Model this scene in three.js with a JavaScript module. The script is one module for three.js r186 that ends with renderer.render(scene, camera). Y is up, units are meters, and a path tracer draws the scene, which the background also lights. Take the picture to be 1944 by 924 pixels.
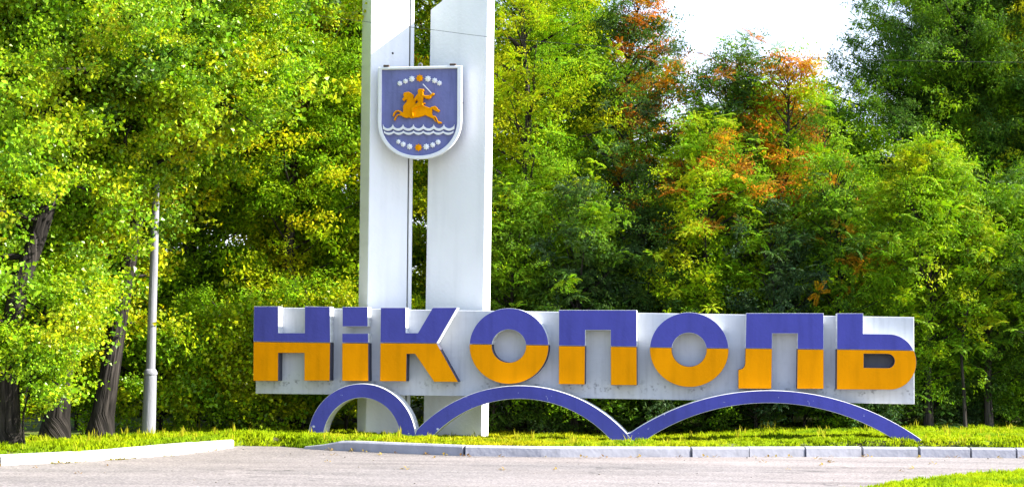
import * as THREE from 'three';
import { ImprovedNoise } from 'three/addons/math/ImprovedNoise.js';
import { mergeGeometries } from 'three/addons/utils/BufferGeometryUtils.js';
import { RoundedBoxGeometry } from 'three/addons/geometries/RoundedBoxGeometry.js';

// ---------------------------------------------------------------- camera, sky, sun, exposure
const scene = new THREE.Scene();
const camera = new THREE.PerspectiveCamera(19.04, 1944 / 924, 0.1, 2000);
camera.rotation.order = 'YXZ';
camera.position.set(0, 1.7, 0);
camera.rotation.set(THREE.MathUtils.degToRad(3.9), 0, THREE.MathUtils.degToRad(0.77));

const SUN_EL = THREE.MathUtils.degToRad(37), SUN_AZ = THREE.MathUtils.degToRad(6.0);   // azimuth from +x, positive towards the camera
const sunDir = new THREE.Vector3(Math.cos(SUN_EL) * Math.cos(SUN_AZ), Math.sin(SUN_EL), Math.cos(SUN_EL) * Math.sin(SUN_AZ));
const EXPOSURE = 3.5, SUN = 5.0, SKY = 1.3;
{
  const W = 512, H = 256, data = new Float32Array(W * H * 4), d = new THREE.Vector3();
  for (let j = 0; j < H; j++) for (let i = 0; i < W; i++) {
    const up = ((j + 0.5) / H - 0.5) * Math.PI, az = ((i + 0.5) / W - 0.5) * 2 * Math.PI;
    d.set(Math.cos(az) * Math.cos(up), Math.sin(up), Math.sin(az) * Math.cos(up));
    const e = Math.max(0, d.y), k = Math.pow(1 - e, 3.2), c = Math.max(0, d.dot(sunDir));
    const glow = 0.30 * Math.pow(c, 6) + 1.1 * Math.pow(c, 60);
    const o = (j * W + i) * 4;
    data[o] = (0.125 + 0.4 * k + glow) * SKY; data[o + 1] = (0.20 + 0.35 * k + glow * 0.94) * SKY; data[o + 2] = (0.39 + 0.18 * k + glow * 0.82) * SKY; data[o + 3] = 1;
    if (d.y < 0) { const g = Math.max(0, 1 + d.y * 8); for (let q = 0; q < 3; q++) data[o + q] = data[o + q] * g + (1 - g) * [0.16, 0.15, 0.1][q]; }
  }
  const sky = new THREE.DataTexture(data, W, H, THREE.RGBAFormat, THREE.FloatType);
  sky.mapping = THREE.EquirectangularReflectionMapping; sky.magFilter = THREE.LinearFilter; sky.needsUpdate = true;
  scene.background = sky; scene.environment = sky;
}
const sun = new THREE.DirectionalLight(new THREE.Color().setRGB(1, 0.955, 0.86), SUN);
sun.name = 'sun';
sun.position.copy(sunDir).multiplyScalar(60).add(new THREE.Vector3(0, 0, -25)); sun.target.position.set(0, 0, -25);
sun.castShadow = true; sun.shadow.mapSize.set(4096, 4096);
Object.assign(sun.shadow.camera, { left: -30, right: 30, top: 30, bottom: -30, near: 1, far: 140 });
scene.add(sun, sun.target);
const renderer = new THREE.WebGLRenderer({ antialias: true });
renderer.setSize(1024, 486); renderer.shadowMap.enabled = true;
renderer.toneMapping = THREE.LinearToneMapping; renderer.toneMappingExposure = EXPOSURE;

// ---------------------------------------------------------------- helpers
const noise = new ImprovedNoise();
const rng = (s) => () => { s = (s + 0x6d2b79f5) | 0; let t = Math.imul(s ^ (s >>> 15), 1 | s); t = (t + Math.imul(t ^ (t >>> 7), 61 | t)) ^ t; return ((t ^ (t >>> 14)) >>> 0) / 4294967296; };
const lerp = THREE.MathUtils.lerp, clamp = THREE.MathUtils.clamp, smooth = THREE.MathUtils.smoothstep;
const V = (x, y, z) => new THREE.Vector3(x, y, z);
const lin = (r, g, b) => new THREE.Color().setRGB(r, g, b);
const taken = new Map();
function numbered(n) { const k = taken.get(n) ?? 0; taken.set(n, k + 1); return k ? `${n}_${String(k).padStart(3, '0')}` : n; }
function thing(name, label, category, pos = [0, 0, 0], turn = 0, group) {
  const o = new THREE.Group(); o.name = numbered(name); o.position.set(...pos); o.rotation.y = turn; o.userData = { label, category };
  if (group) o.userData.group = group; scene.add(o); return o;
}
function part(name, geo, mat, parent, label) {
  const m = new THREE.Mesh(geo, mat); m.name = numbered(name); m.castShadow = m.receiveShadow = true;
  if (label) m.userData.label = label; parent.add(m); return m;
}
function struct(name, geo, mat, label) {
  const m = geo ? new THREE.Mesh(geo, mat) : new THREE.Group(); m.name = numbered(name); m.castShadow = m.receiveShadow = true;
  m.userData = { kind: 'structure', label }; scene.add(m); return m;
}
// tileable value noise, several octaves, 0..1
function tileNoise(seed) {
  const r = rng(seed), N = 64, t = Float32Array.from({ length: N * N }, r);
  const at = (x, y, p, q) => t[(((y % q) + q) % q % N) * N + (((x % p) + p) % p % N)];
  const one = (x, y, p, q) => { const i = Math.floor(x), j = Math.floor(y), a = x - i, b = y - j, u = a * a * (3 - 2 * a), v = b * b * (3 - 2 * b); return lerp(lerp(at(i, j, p, q), at(i + 1, j, p, q), u), lerp(at(i, j + 1, p, q), at(i + 1, j + 1, p, q), u), v); };
  return (u, v, f, oct = 4, fy = f) => { let s = 0, a = 0.5, n = 0; for (let k = 0; k < oct; k++) { s += a * one(u * f + k * 7, v * fy + k * 3, f, fy); n += a; a *= 0.5; f *= 2; fy *= 2; } return s / n; };
}
function tex(w, h, fn, srgb = true, repX = 1, repY = 1) {
  const d = new Uint8Array(w * h * 4);
  for (let j = 0; j < h; j++) for (let i = 0; i < w; i++) { const c = fn(i / w, j / h, i, j), o = (j * w + i) * 4; d[o] = clamp(c[0], 0, 1) * 255; d[o + 1] = clamp(c[1], 0, 1) * 255; d[o + 2] = clamp(c[2], 0, 1) * 255; d[o + 3] = 255; }
  const t = new THREE.DataTexture(d, w, h); t.wrapS = t.wrapT = THREE.RepeatWrapping; t.magFilter = THREE.LinearFilter; t.minFilter = THREE.LinearMipmapLinearFilter; t.generateMipmaps = true;
  if (srgb) t.colorSpace = THREE.SRGBColorSpace; t.repeat.set(repX, repY); t.needsUpdate = true; return t;
}
const S = (x) => Math.pow(clamp(x, 0, 1), 1 / 2.2);       // linear value to a texture value
const rgbS = (c, k) => [S(c[0] * k), S(c[1] * k), S(c[2] * k)];
const mix3 = (a, b, t) => [lerp(a[0], b[0], t), lerp(a[1], b[1], t), lerp(a[2], b[2], t)];

// ---------------------------------------------------------------- materials
const nA = tileNoise(11), nB = tileNoise(23), nC = tileNoise(37);
const bumpFine = tex(256, 256, (u, v) => { const k = nA(u, v, 24, 3); return [k, k, k]; }, false, 1, 1);   // 1 m tile
function paint(base, { chip = 0, chipColor = [0.7, 0.7, 0.7], dirt = 0.12, streak = 0.1, rough = 0.75, size = 3, seed = 1, spots = 0, spec = 0.35 }) {
  const n1 = tileNoise(seed), n2 = tileNoise(seed + 5);
  const map = tex(512, 512, (u, v) => {
    let k = 1 - dirt * (n1(u, v, 4, 5) - 0.35) * 1.6 - streak * Math.max(0, n2(u, v, 32, 3, 3) - 0.45) * 2.2;
    let c = base.map((x) => x * k);
    const p = n2(u, v, 24, 4); if (chip && p > 1 - chip) c = mix3(c, chipColor, smooth(p, 1 - chip, 1 - chip + 0.05));
    const g = n1(u + 0.3, v + 0.7, 48, 2); if (spots && g > 0.88) c = mix3(c, [0.12, 0.11, 0.1], 0.3);
    return rgbS(c, 1);
  }, true, 1 / size, 1 / size);
  return new THREE.MeshPhysicalMaterial({ map, roughness: rough, specularIntensity: spec, bumpMap: bumpFine, bumpScale: 0.004 });
}
const M = {};
M.blue = paint([0.077, 0.08, 0.37], { spec: 0.2, dirt: 0.22, streak: 0.16, seed: 3, size: 2.6 });
M.orange = paint([0.8, 0.3, 0.0], { spec: 0.1, dirt: 0.2, streak: 0.12, seed: 8, size: 2.6 });
M.white = paint([0.78, 0.79, 0.8], { dirt: 0.1, streak: 0.1, seed: 14, size: 3.1 });
M.orangeSideShade = paint([0.07, 0.07, 0.1], { dirt: 0.5, seed: 18, size: 1.4 });  // grimy lower sides, their shade put into the near-black colour
M.slot = paint([0.13, 0.13, 0.15], { dirt: 0.3, seed: 20, size: 1.0 });  // dark grey that paints the shade inside the narrow slot
M.letterSide = paint([0.7, 0.72, 0.74], { dirt: 0.3, streak: 0.2, seed: 19, size: 1.4 });
M.archBlue = paint([0.072, 0.074, 0.35], { spec: 0.25, chip: 0.205, chipColor: [0.55, 0.56, 0.66], dirt: 0.3, streak: 0.15, seed: 27, size: 2.1 });
M.archSide = paint([0.72, 0.71, 0.68], { dirt: 0.4, streak: 0.25, seed: 31, size: 1.7 });
M.pylon = paint([0.84, 0.845, 0.85], { dirt: 0.1, streak: 0.07, seed: 41, size: 4.3 });
M.field = paint([0.17, 0.185, 0.39], { spec: 0.2, dirt: 0.25, streak: 0.16, seed: 47, size: 1.3 });
M.gold = paint([0.85, 0.33, 0.0], { spec: 0.1, dirt: 0.35, streak: 0.1, seed: 52, size: 0.6 });
M.starWhite = new THREE.MeshStandardMaterial({ color: lin(0.8, 0.81, 0.82), roughness: 0.5 });
M.kerb = paint([0.36, 0.36, 0.4], { spots: 1, chip: 0.2, chipColor: [0.3, 0.29, 0.28], dirt: 0.4, streak: 0.1, rough: 0.85, seed: 61, size: 1.9 });
M.strip = paint([0.7, 0.69, 0.67], { chip: 0.17, chipColor: [0.4, 0.38, 0.34], dirt: 0.25, streak: 0, rough: 0.9, seed: 66, size: 2.3 });
M.steel = paint([0.25, 0.25, 0.28], { dirt: 0.3, streak: 0.25, rough: 0.5, seed: 71, size: 0.9 });
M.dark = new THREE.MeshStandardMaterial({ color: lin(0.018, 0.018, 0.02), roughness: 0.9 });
M.rust = new THREE.MeshStandardMaterial({ color: lin(0.09, 0.06, 0.045), roughness: 0.9 });
{ // backing panel: off-white render with grime that has collected under the letters and along the foot; uv runs over the whole panel
  const n1 = tileNoise(83), n2 = tileNoise(89);
  const map = tex(2048, 256, (u, v) => {
    const y = v * 1.45;                                            // metres above the panel's foot
    let k = 1 - 0.1 * (n1(u * 8, v, 8, 5) - 0.3) - 0.13 * Math.max(0, n2(u, v, 224, 3, 3) - 0.45) * 2;
    let c = [0.5 * k, 0.512 * k, 0.535 * k];
    const band = Math.exp(-Math.pow((y - 0.2) / 0.1, 2)), s = n2(u * 8 + 0.2, v, 32, 4), where = smooth(n1(u * 2, 0.3, 16, 3), 0.36, 0.56);
    if (s > 0.5) c = mix3(c, [0.12, 0.12, 0.12], clamp((s - 0.56) * 4, 0, 0.7) * (band * where * 0.9 + 0.05));
    return rgbS(c, 1);
  });
  map.wrapS = map.wrapT = THREE.ClampToEdgeWrapping;
  M.panel = new THREE.MeshStandardMaterial({ map, roughness: 0.75, bumpMap: bumpFine, bumpScale: 0.003 });
}
{ // asphalt: pale pinkish grey, worn in streaks along the road, speckled with stones
  const n1 = tileNoise(101), n2 = tileNoise(103), r = rng(5);
  const grain = Float32Array.from({ length: 1024 * 512 }, rng(6));
  const map = tex(2048, 1024, (u, v, i, j) => {
    const coarse = n1(u, v, 4, 4), st = n2(u, v, 48, 3), streak = nB(u, v, 32, 2, 64), run = n1(u, v, 4, 3, 32), gr = grain[(j >> 1) * 1024 + (i >> 1)];
    let k = 0.9 + 0.5 * (coarse - 0.5) + 0.22 * (st - 0.5) + 0.45 * (run - 0.5) + 0.15 * (streak - 0.5) + (r() - 0.5) * 0.45 + (gr - 0.5) * 0.6;
    const q = r(); if (q > 0.994) k *= 0.45; else if (q < 0.01) k *= 1.45;
    const warm = nC(u, v, 6, 3);
    const crack = Math.abs(n1(u + 0.13, v * 2.3, 6, 4) - 0.5); if (crack < 0.006 && n2(u, v, 5, 2) > 0.45) k *= 0.55;
    const stain = smooth(nA(u + 0.5, v * 3, 5, 3), 0.55, 0.75); k *= 1 - 0.2 * stain;
    return rgbS([0.215 + 0.03 * warm, 0.191 + 0.012 * warm, 0.184], k);
  }, true, 1 / 22, 1 / 11);
  M.road = new THREE.MeshStandardMaterial({ map, roughness: 0.93 });
}
M.soil = new THREE.MeshStandardMaterial({ map: tex(512, 512, (u, v) => { const k = nB(u, v, 16, 5), g = nC(u, v, 8, 4); return rgbS(mix3([0.09, 0.085, 0.02], [0.12, 0.17, 0.008], smooth(g, 0.3, 0.6)), 0.5 + k); }, true, 1 / 4, 1 / 4), roughness: 1 });
function bark(c, seed) {
  const n1 = tileNoise(seed);
  const map = tex(128, 512, (u, v) => { const k = n1(u, v, 16, 4, 6); return rgbS(c, 0.1 + 1.9 * k * k * 1.4); }, true, 2.2, 0.55);
  const b = tex(128, 512, (u, v) => { const k = n1(u, v, 16, 4, 6); return [k, k, k]; }, false, 2.2, 0.55);
  return new THREE.MeshPhysicalMaterial({ map, bumpMap: b, bumpScale: 0.035, roughness: 0.95, specularIntensity: 0.15 });
}
M.barkDark = bark([0.03, 0.025, 0.022], 131);
M.barkGrey = bark([0.06, 0.05, 0.042], 137);
const leafMat = (o) => new THREE.MeshPhysicalMaterial({ color: 0xffffff, vertexColors: true, side: THREE.DoubleSide, roughness: 0.9, transmission: 0.45, thickness: 0, ior: 1.4, specularIntensity: 0.14, ...o });
M.leafGloss = leafMat({ clearcoat: 0.5, clearcoatRoughness: 0.3 });
M.leafMid = leafMat({ clearcoat: 0.2, clearcoatRoughness: 0.42 });
M.leafMatt = leafMat({ clearcoat: 0.06, clearcoatRoughness: 0.45 });
M.grass = leafMat({ transmission: 0.45, specularIntensity: 0.04 });

// ---------------------------------------------------------------- ground, road, kerb
const poly = (pts, x) => { for (let i = 0; i < pts.length - 1; i++) if (x <= pts[i + 1][0]) { const t = (x - pts[i][0]) / (pts[i + 1][0] - pts[i][0]); return lerp(pts[i][1], pts[i + 1][1], t); } return pts[pts.length - 1][1]; };
const KERB = [[-3.2, -22.78], [-2.5, -22.46], [-1.81, -22.19], [-0.68, -21.8], [0.66, -21.8], [2.66, -22.15], [5.56, -22.72], [8.04, -22.87], [12, -23.3], [18, -24.2], [26, -25.6]];
const kerbZ = (x) => poly(KERB, x);
const EDGE = [[-60, 23], [-30, -0.6], [-12, -15.35], [-6.82, -19.61], [-6.09, -20.21], [-5.52, -21.38], [-4.31, -23.3], [-3.6, -23.25], [-3.2, -22.95], [-2.5, -22.62], ...KERB.slice(2).map(([x, z]) => [x, z - 0.16]), [80, -34]];
const edgeZ = (x) => poly(EDGE, x);
const lawnY = (x, d) => { const w = smooth(x, 2, 5); return 0.125 * smooth(d, 0, lerp(0.35, 0.08, w)) - 0.06 * smooth(d, 1.2, 3) * (1 - w) + 0.125 * smooth(x, 2, 6) * smooth(d, lerp(0.15, 0.0, w), lerp(0.9, 0.16, w)) + 0.016 * noise.noise(x * 0.7, d * 0.7, 3) * smooth(d, 0.1, 1); };
{
  const g = new THREE.PlaneGeometry(3000, 3000); g.rotateX(-Math.PI / 2);
  const gr = struct('ground', g, M.soil, 'bare brown ground reaching to the horizon'); gr.position.y = -0.03;
  const rd = new THREE.PlaneGeometry(120, 70, 60, 70); rd.rotateX(-Math.PI / 2); rd.translate(0, 0, -24 + 35 - 1.0);
  const p = rd.attributes.position, uv = rd.attributes.uv;
  for (let i = 0; i < p.count; i++) { uv.setXY(i, p.getX(i) + 1.3, p.getZ(i)); }
  struct('road', rd, M.road, 'pale worn asphalt road in front of the sign');
  const nx = 260, nd = 40, pos = [], u2 = [], idx = [];
  for (let j = 0; j <= nd; j++) for (let i = 0; i <= nx; i++) {
    const q = i / nx * 2 - 1, x = 2 + Math.sign(q) * (12 * Math.abs(q) + 48 * Math.pow(Math.abs(q), 4)), t = j / nd, d = 5 * t + 60 * t * t * t * t, z = edgeZ(x) - d;
    pos.push(x, lawnY(x, d) + (j === 0 ? -0.004 : 0.004), z); u2.push(x, z);
    if (i < nx && j < nd) { const a = j * (nx + 1) + i; idx.push(a, a + 1, a + nx + 1, a + 1, a + nx + 2, a + nx + 1); }
  }
  const lg = new THREE.BufferGeometry(); lg.setAttribute('position', new THREE.Float32BufferAttribute(pos, 3)); lg.setAttribute('uv', new THREE.Float32BufferAttribute(u2, 2)); lg.setIndex(idx); lg.computeVertexNormals();
  struct('lawn', lg, M.soil, 'strip of earth under the grass behind the kerb');
}
// a bar with the kerb's section swept along a path between two x values
function sweep(path, section) {
  const pos = [], uv = [], idx = [], n = section.length; let run = 0;
  path.forEach((p, i) => {
    const a = path[Math.max(0, i - 1)], b = path[Math.min(path.length - 1, i + 1)], dx = b[0] - a[0], dz = b[1] - a[1], l = Math.hypot(dx, dz) || 1, ox = dz / l, oz = -dx / l;   // towards the back
    if (i) run += Math.hypot(p[0] - path[i - 1][0], p[1] - path[i - 1][1]);
    let around = 0;
    for (let k = 0; k <= n; k++) { const s = section[k % n]; if (k) { const q = section[k - 1]; around += Math.hypot(s[0] - q[0], s[1] - q[1]); } pos.push(p[0] + ox * s[0], s[1] * (p[2] ?? 1), p[1] + oz * s[0]); uv.push(run, around); }
  });
  const m = n + 1;
  for (let i = 0; i < path.length - 1; i++) for (let k = 0; k < n; k++) { const a = i * m + k; idx.push(a, a + m, a + 1, a + 1, a + m, a + m + 1); }
  for (let k = 1; k < n - 1; k++) { idx.push(0, k, k + 1); const e = (path.length - 1) * m; idx.push(e, e + k + 1, e + k); }
  const g = new THREE.BufferGeometry(); g.setAttribute('position', new THREE.Float32BufferAttribute(pos, 3)); g.setAttribute('uv', new THREE.Float32BufferAttribute(uv, 2)); g.setIndex(idx);
  const f = g.toNonIndexed(); f.computeVertexNormals(); return f;
}
{
  const kerb = struct('kerb', null, null, 'pale grey concrete kerb along the grass');
  const joints = [-3.2, -0.68, 2.78, 3.68, 4.57, 5.5, 6.4, 7.23, 7.95, 8.85, 9.75, 10.65, 11.55, 12.45, 13.4, 14.3], r = rng(77);
  for (let i = 0; i < joints.length - 1; i++) {
    const gap = [0.02, 0.028, 0.008, 0.008, 0.02, 0.02, 0.024, 0.012][i % 8], a = joints[i] + (i ? gap : 0), b = joints[i + 1] - gap, n = Math.max(3, Math.ceil((b - a) / 0.3)), path = [], tilt = (r() - 0.5) * 0.012, off = (r() - 0.5) * 0.02;
    for (let k = 0; k <= n; k++) { const x = lerp(a, b, k / n); path.push([x, kerbZ(x) + off + tilt * (k / n - 0.5), i === 0 ? 0.25 + 0.75 * smooth(k / n, 0, 0.28) : 1 + (r() - 0.5) * 0.02]); }
    const top = 0.155 + (r() - 0.5) * 0.012;
    part('kerb_stone', sweep(path, [[0.0, -0.05], [0.006, top - 0.028], [0.028, top - 0.004], [0.13, top], [0.155, top - 0.015], [0.16, -0.05]]), M.kerb, kerb);
  }
  const pave = struct('concrete_edging', null, null, 'flat white concrete edging strip at the left of the road');
  const F = [[-13.2, -12.7], [-9.6, -16.25], [-6.67, -19.18], [-5.78, -20.03], [-5.3, -20.65], [-4.87, -21.25], [-4.55, -22.1], [-4.33, -22.95]], B = [[-13.8, -13.6], [-9.9, -16.95], [-6.9, -19.6], [-6.1, -20.35], [-5.72, -21.0], [-5.38, -21.62], [-4.9, -22.5], [-4.42, -23.3]];
  for (let i = 0; i < F.length - 1; i++) {
    const g0 = 0.004, A = (P, t) => [lerp(P[i][0], P[i + 1][0], t), lerp(P[i][1], P[i + 1][1], t)], f0 = A(F, g0), f1 = A(F, 1 - g0), b0 = A(B, g0), b1 = A(B, 1 - g0), h = 0.1 + 0.003 * (i % 3), pos = [], uv = [];
    const P3 = (p, y) => [p[0], y, p[1]];
    const quad = (a, b, c, d) => { for (const q of [a, b, c, a, c, d]) { pos.push(...q); uv.push(q[0] + q[1], q[2] + q[1]); } };
    const ins = (p, q) => [lerp(p[0], q[0], 0.03), lerp(p[1], q[1], 0.03)];
    const f0i = ins(f0, b0), f1i = ins(f1, b1);
    quad(P3(f0i, h), P3(f1i, h), P3(b1, h), P3(b0, h)); quad(P3(f0, h - 0.015), P3(f1, h - 0.015), P3(f1i, h), P3(f0i, h)); quad(P3(f0, -0.02), P3(f1, -0.02), P3(f1, h - 0.015), P3(f0, h - 0.015));
    quad(P3(f1, -0.02), P3(b1, -0.02), P3(b1, h), P3(f1, h - 0.015)); quad(P3(b0, -0.02), P3(f0, -0.02), P3(f0, h - 0.015), P3(b0, h)); quad(P3(b1, -0.02), P3(b0, -0.02), P3(b0, h), P3(b1, h));
    const g = new THREE.BufferGeometry(); g.setAttribute('position', new THREE.Float32BufferAttribute(pos, 3)); g.setAttribute('uv', new THREE.Float32BufferAttribute(uv, 2)); g.computeVertexNormals();
    part('slab', g, M.strip, pave);
  }
}
// the near verge at the lower right
const VERGE = [[3.6, -16.2], [4.6, -17.6], [5.3, -18.35], [6.0, -19.05], [7.4, -20.15], [9.2, -20.9], [13, -21.6], [20, -22.3]];
{
  const sh = new THREE.Shape(); sh.moveTo(VERGE[0][0], VERGE[0][1]); VERGE.slice(1).forEach((p) => sh.lineTo(...p)); sh.lineTo(20, -8); sh.lineTo(-1, -9); sh.lineTo(1.5, -14.2);
  const g = new THREE.ShapeGeometry(sh); g.rotateX(Math.PI / 2); g.translate(0, 0.03, 0);
  { const p = g.attributes.position, ix = g.index.array; for (let i = 0; i < ix.length; i += 3) { const t = ix[i]; ix[i] = ix[i + 1]; ix[i + 1] = t; } g.computeVertexNormals(); }
  struct('verge', g, M.soil, 'near grass verge at the right edge of the road');
  const path = []; for (let x = 5.0; x <= 6.4; x += 0.15) path.push([x, poly(VERGE, x) - 0.02]);
  struct('verge_edging', sweep(path, [[-0.12, -0.02], [-0.12, 0.05], [-0.02, 0.055], [0, -0.02]]), M.strip, 'short pale concrete edge of the near verge');
}

// ---------------------------------------------------------------- the sign: letters on a panel
const SIGN_TURN = -THREE.MathUtils.degToRad(7.5);
const bevel = (depth, b = 0.003) => ({ depth: depth - 2 * b, bevelEnabled: true, bevelSize: b, bevelOffset: -b, bevelThickness: b, bevelSegments: 2, curveSegments: 28 });
function plate(shape, depth, w, b) { const g = new THREE.ExtrudeGeometry(shape, bevel(depth, b)); g.translate(0, 0, w - depth + (b ?? 0.003)); return g; }
const shapeOf = (pts, holes = []) => { const s = new THREE.Shape(pts.map((p) => new THREE.Vector2(...p))); for (const h of holes) s.holes.push(new THREE.Path(h.map((p) => new THREE.Vector2(...p)))); return s; };
const arcPts = (cx, cy, rx, ry, a0, a1, n = 40) => Array.from({ length: n + 1 }, (_, i) => { const a = lerp(a0, a1, i / n); return [cx + rx * Math.cos(a), cy + ry * Math.sin(a)]; });
{
  const sign = thing('town_name_sign', 'long white welcome sign with big blue and orange block letters spelling the town name', 'sign', [0, 0, -24], SIGN_TURN);
  // panel, front face at w = -0.25, very slightly lower at its right end as in the place
  const px0 = -4.41, px1 = 6.525, ps = shapeOf([[px0, 0.772], [-0.8, 0.795], [px1, 0.797], [px1, 2.193], [2.85, 2.213], [-0.9, 2.226], [px0, 2.243]]);
  const pg = plate(ps, 0.26, -0.25, 0.01), uv = pg.attributes.uv, pp = pg.attributes.position;
  for (let i = 0; i < uv.count; i++) uv.setXY(i, (pp.getX(i) - px0) / (px1 - px0), (pp.getY(i) - 0.775) / 1.47);
  part('backing_panel', pg, M.panel, sign);
  const G = 0.004;   // half the seam between the two colours
  const DEPTH = 0.252;
  const face = [M.blue, M.letterSide], faceO = [M.orange, M.orangeSideShade];
  function letter(label, upper, lower, slot) {
    const L = new THREE.Group(); L.name = numbered('letter'); L.userData = { label }; sign.add(L);
    upper.forEach((s) => part('blue_half', plate(s, DEPTH, 0), face, L));
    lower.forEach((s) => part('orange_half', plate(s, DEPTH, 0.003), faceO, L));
    if (slot) part('slot_shade', plate(slot, 0.02, -0.225), M.slot, L, 'added dark grey plate standing for the shade inside the slot');  // added plate, painted dark for the shade in the slot
  }
  const m = 1.655;
  letter('Cyrillic letter Н, blue above and orange below', [shapeOf([[-4.39, m + G], [-3.057, m + G], [-3.075, 2.258], [-3.511, 2.258], [-3.501, 1.814], [-3.959, 1.808], [-3.97, 2.254], [-4.393, 2.249]])],
    [shapeOf([[-4.387, m - G], [-4.375, 0.995], [-3.942, 1.0], [-3.95, 1.471], [-3.5, 1.476], [-3.489, 1.013], [-3.05, 1.02], [-3.057, m - G]])]);
  letter('Cyrillic letter і with a square dot', [shapeOf([[-2.86, 2.256], [-2.853, 1.929], [-2.418, 1.934], [-2.425, 2.26]]), shapeOf([[-2.855, 1.812], [-2.852, m + G], [-2.403, m + 0.003 + G], [-2.408, 1.818]])],
    [shapeOf([[-2.852, m - G], [-2.839, 1.021], [-2.388, 1.025], [-2.403, m - G]])]);
  letter('Cyrillic letter К with slanted arm and leg', [shapeOf([[-2.203, 2.253], [-2.199, 1.664 + G], [-1.239, 1.669 + G], [-0.905, 2.266], [-1.317, 2.262], [-1.562, 1.838], [-1.767, 1.836], [-1.775, 2.257]])],
    [shapeOf([[-2.199, 1.664 - G], [-2.192, 1.026], [-1.745, 1.032], [-1.745, 1.487], [-1.606, 1.489], [-1.274, 1.032], [-0.869, 1.037], [-1.239, 1.669 - G]])]);
  const ring = (cx, cy, rx, ry, ix, iy, mid) => {
    const a = Math.asin(clamp((mid + G - cy) / ry, -1, 1)), b = Math.asin((mid + G - cy) / iy), c = Math.asin((mid - G - cy) / ry), d = Math.asin((mid - G - cy) / iy);
    return [[shapeOf([...arcPts(cx, cy, rx, ry, a, Math.PI - a), ...arcPts(cx, cy, ix, iy, Math.PI - b, b)])], [shapeOf([...arcPts(cx, cy, rx, ry, Math.PI - c, 2 * Math.PI + c), ...arcPts(cx, cy, ix, iy, 2 * Math.PI + d, Math.PI - d)])]];
  };
  letter('first round letter о, blue above and orange below', ...ring(-0.029, 1.641, 0.659, 0.623, 0.284, 0.272, 1.664));
  letter('Cyrillic letter П, blue beam on two orange legs', [shapeOf([[0.794, 2.242], [0.799, 1.657 + G], [1.234, 1.657 + G], [1.234, 1.918], [1.649, 1.923], [1.652, 1.657 + G], [2.078, 1.657 + G], [2.071, 2.254]])],
    [shapeOf([[0.799, 1.657 - G], [0.804, 1.029], [1.234, 1.031], [1.234, 1.657 - G]]), shapeOf([[1.652, 1.657 - G], [1.661, 1.028], [2.085, 1.033], [2.078, 1.657 - G]])]);
  letter('second round letter о, blue above and orange below', ...ring(2.927, 1.622, 0.636, 0.604, 0.28, 0.274, 1.65));
  letter('Cyrillic letter Л with a small foot at its left leg', [shapeOf([[3.842, 2.223], [3.833, 1.656 + G], [4.257, 1.656 + G], [4.259, 1.9], [4.663, 1.905], [4.66, 1.656 + G], [5.073, 1.656 + G], [5.073, 2.235]])],
    [shapeOf([[3.832, 1.656 - G], [3.828, 1.42], [3.815, 1.36], [3.78, 1.325], [3.718, 1.309], [3.719, 1.007], [4.247, 1.012], [4.257, 1.656 - G]]), shapeOf([[4.66, 1.656 - G], [4.651, 1.019], [5.072, 1.026], [5.073, 1.656 - G]])]);
  const cy = 1.472, rx = 0.42, ry = 0.442, a1 = Math.asin((1.66 + G - cy) / ry), a2 = Math.asin((1.66 - G - cy) / ry), bx = 6.1;
  letter('Cyrillic soft sign letter ь with a long slot in its bowl', [shapeOf([[5.285, 2.235], [5.282, 1.66 + G], ...arcPts(bx, cy, rx, ry, a1, Math.PI / 2, 20), [5.694, 1.914], [5.695, 2.24]])],
    [shapeOf([[5.282, 1.66 - G], [5.277, 1.021], ...arcPts(bx, cy, rx, ry, -Math.PI / 2, a2, 30)], [[[5.702, 1.596], [5.702, 1.374], ...arcPts(6.075, 1.486, 0.11, 0.112, -Math.PI / 2, Math.PI / 2, 16)]])], shapeOf([[5.69, 1.61], [5.69, 1.36], [6.2, 1.36], [6.2, 1.61]]));
}
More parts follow.
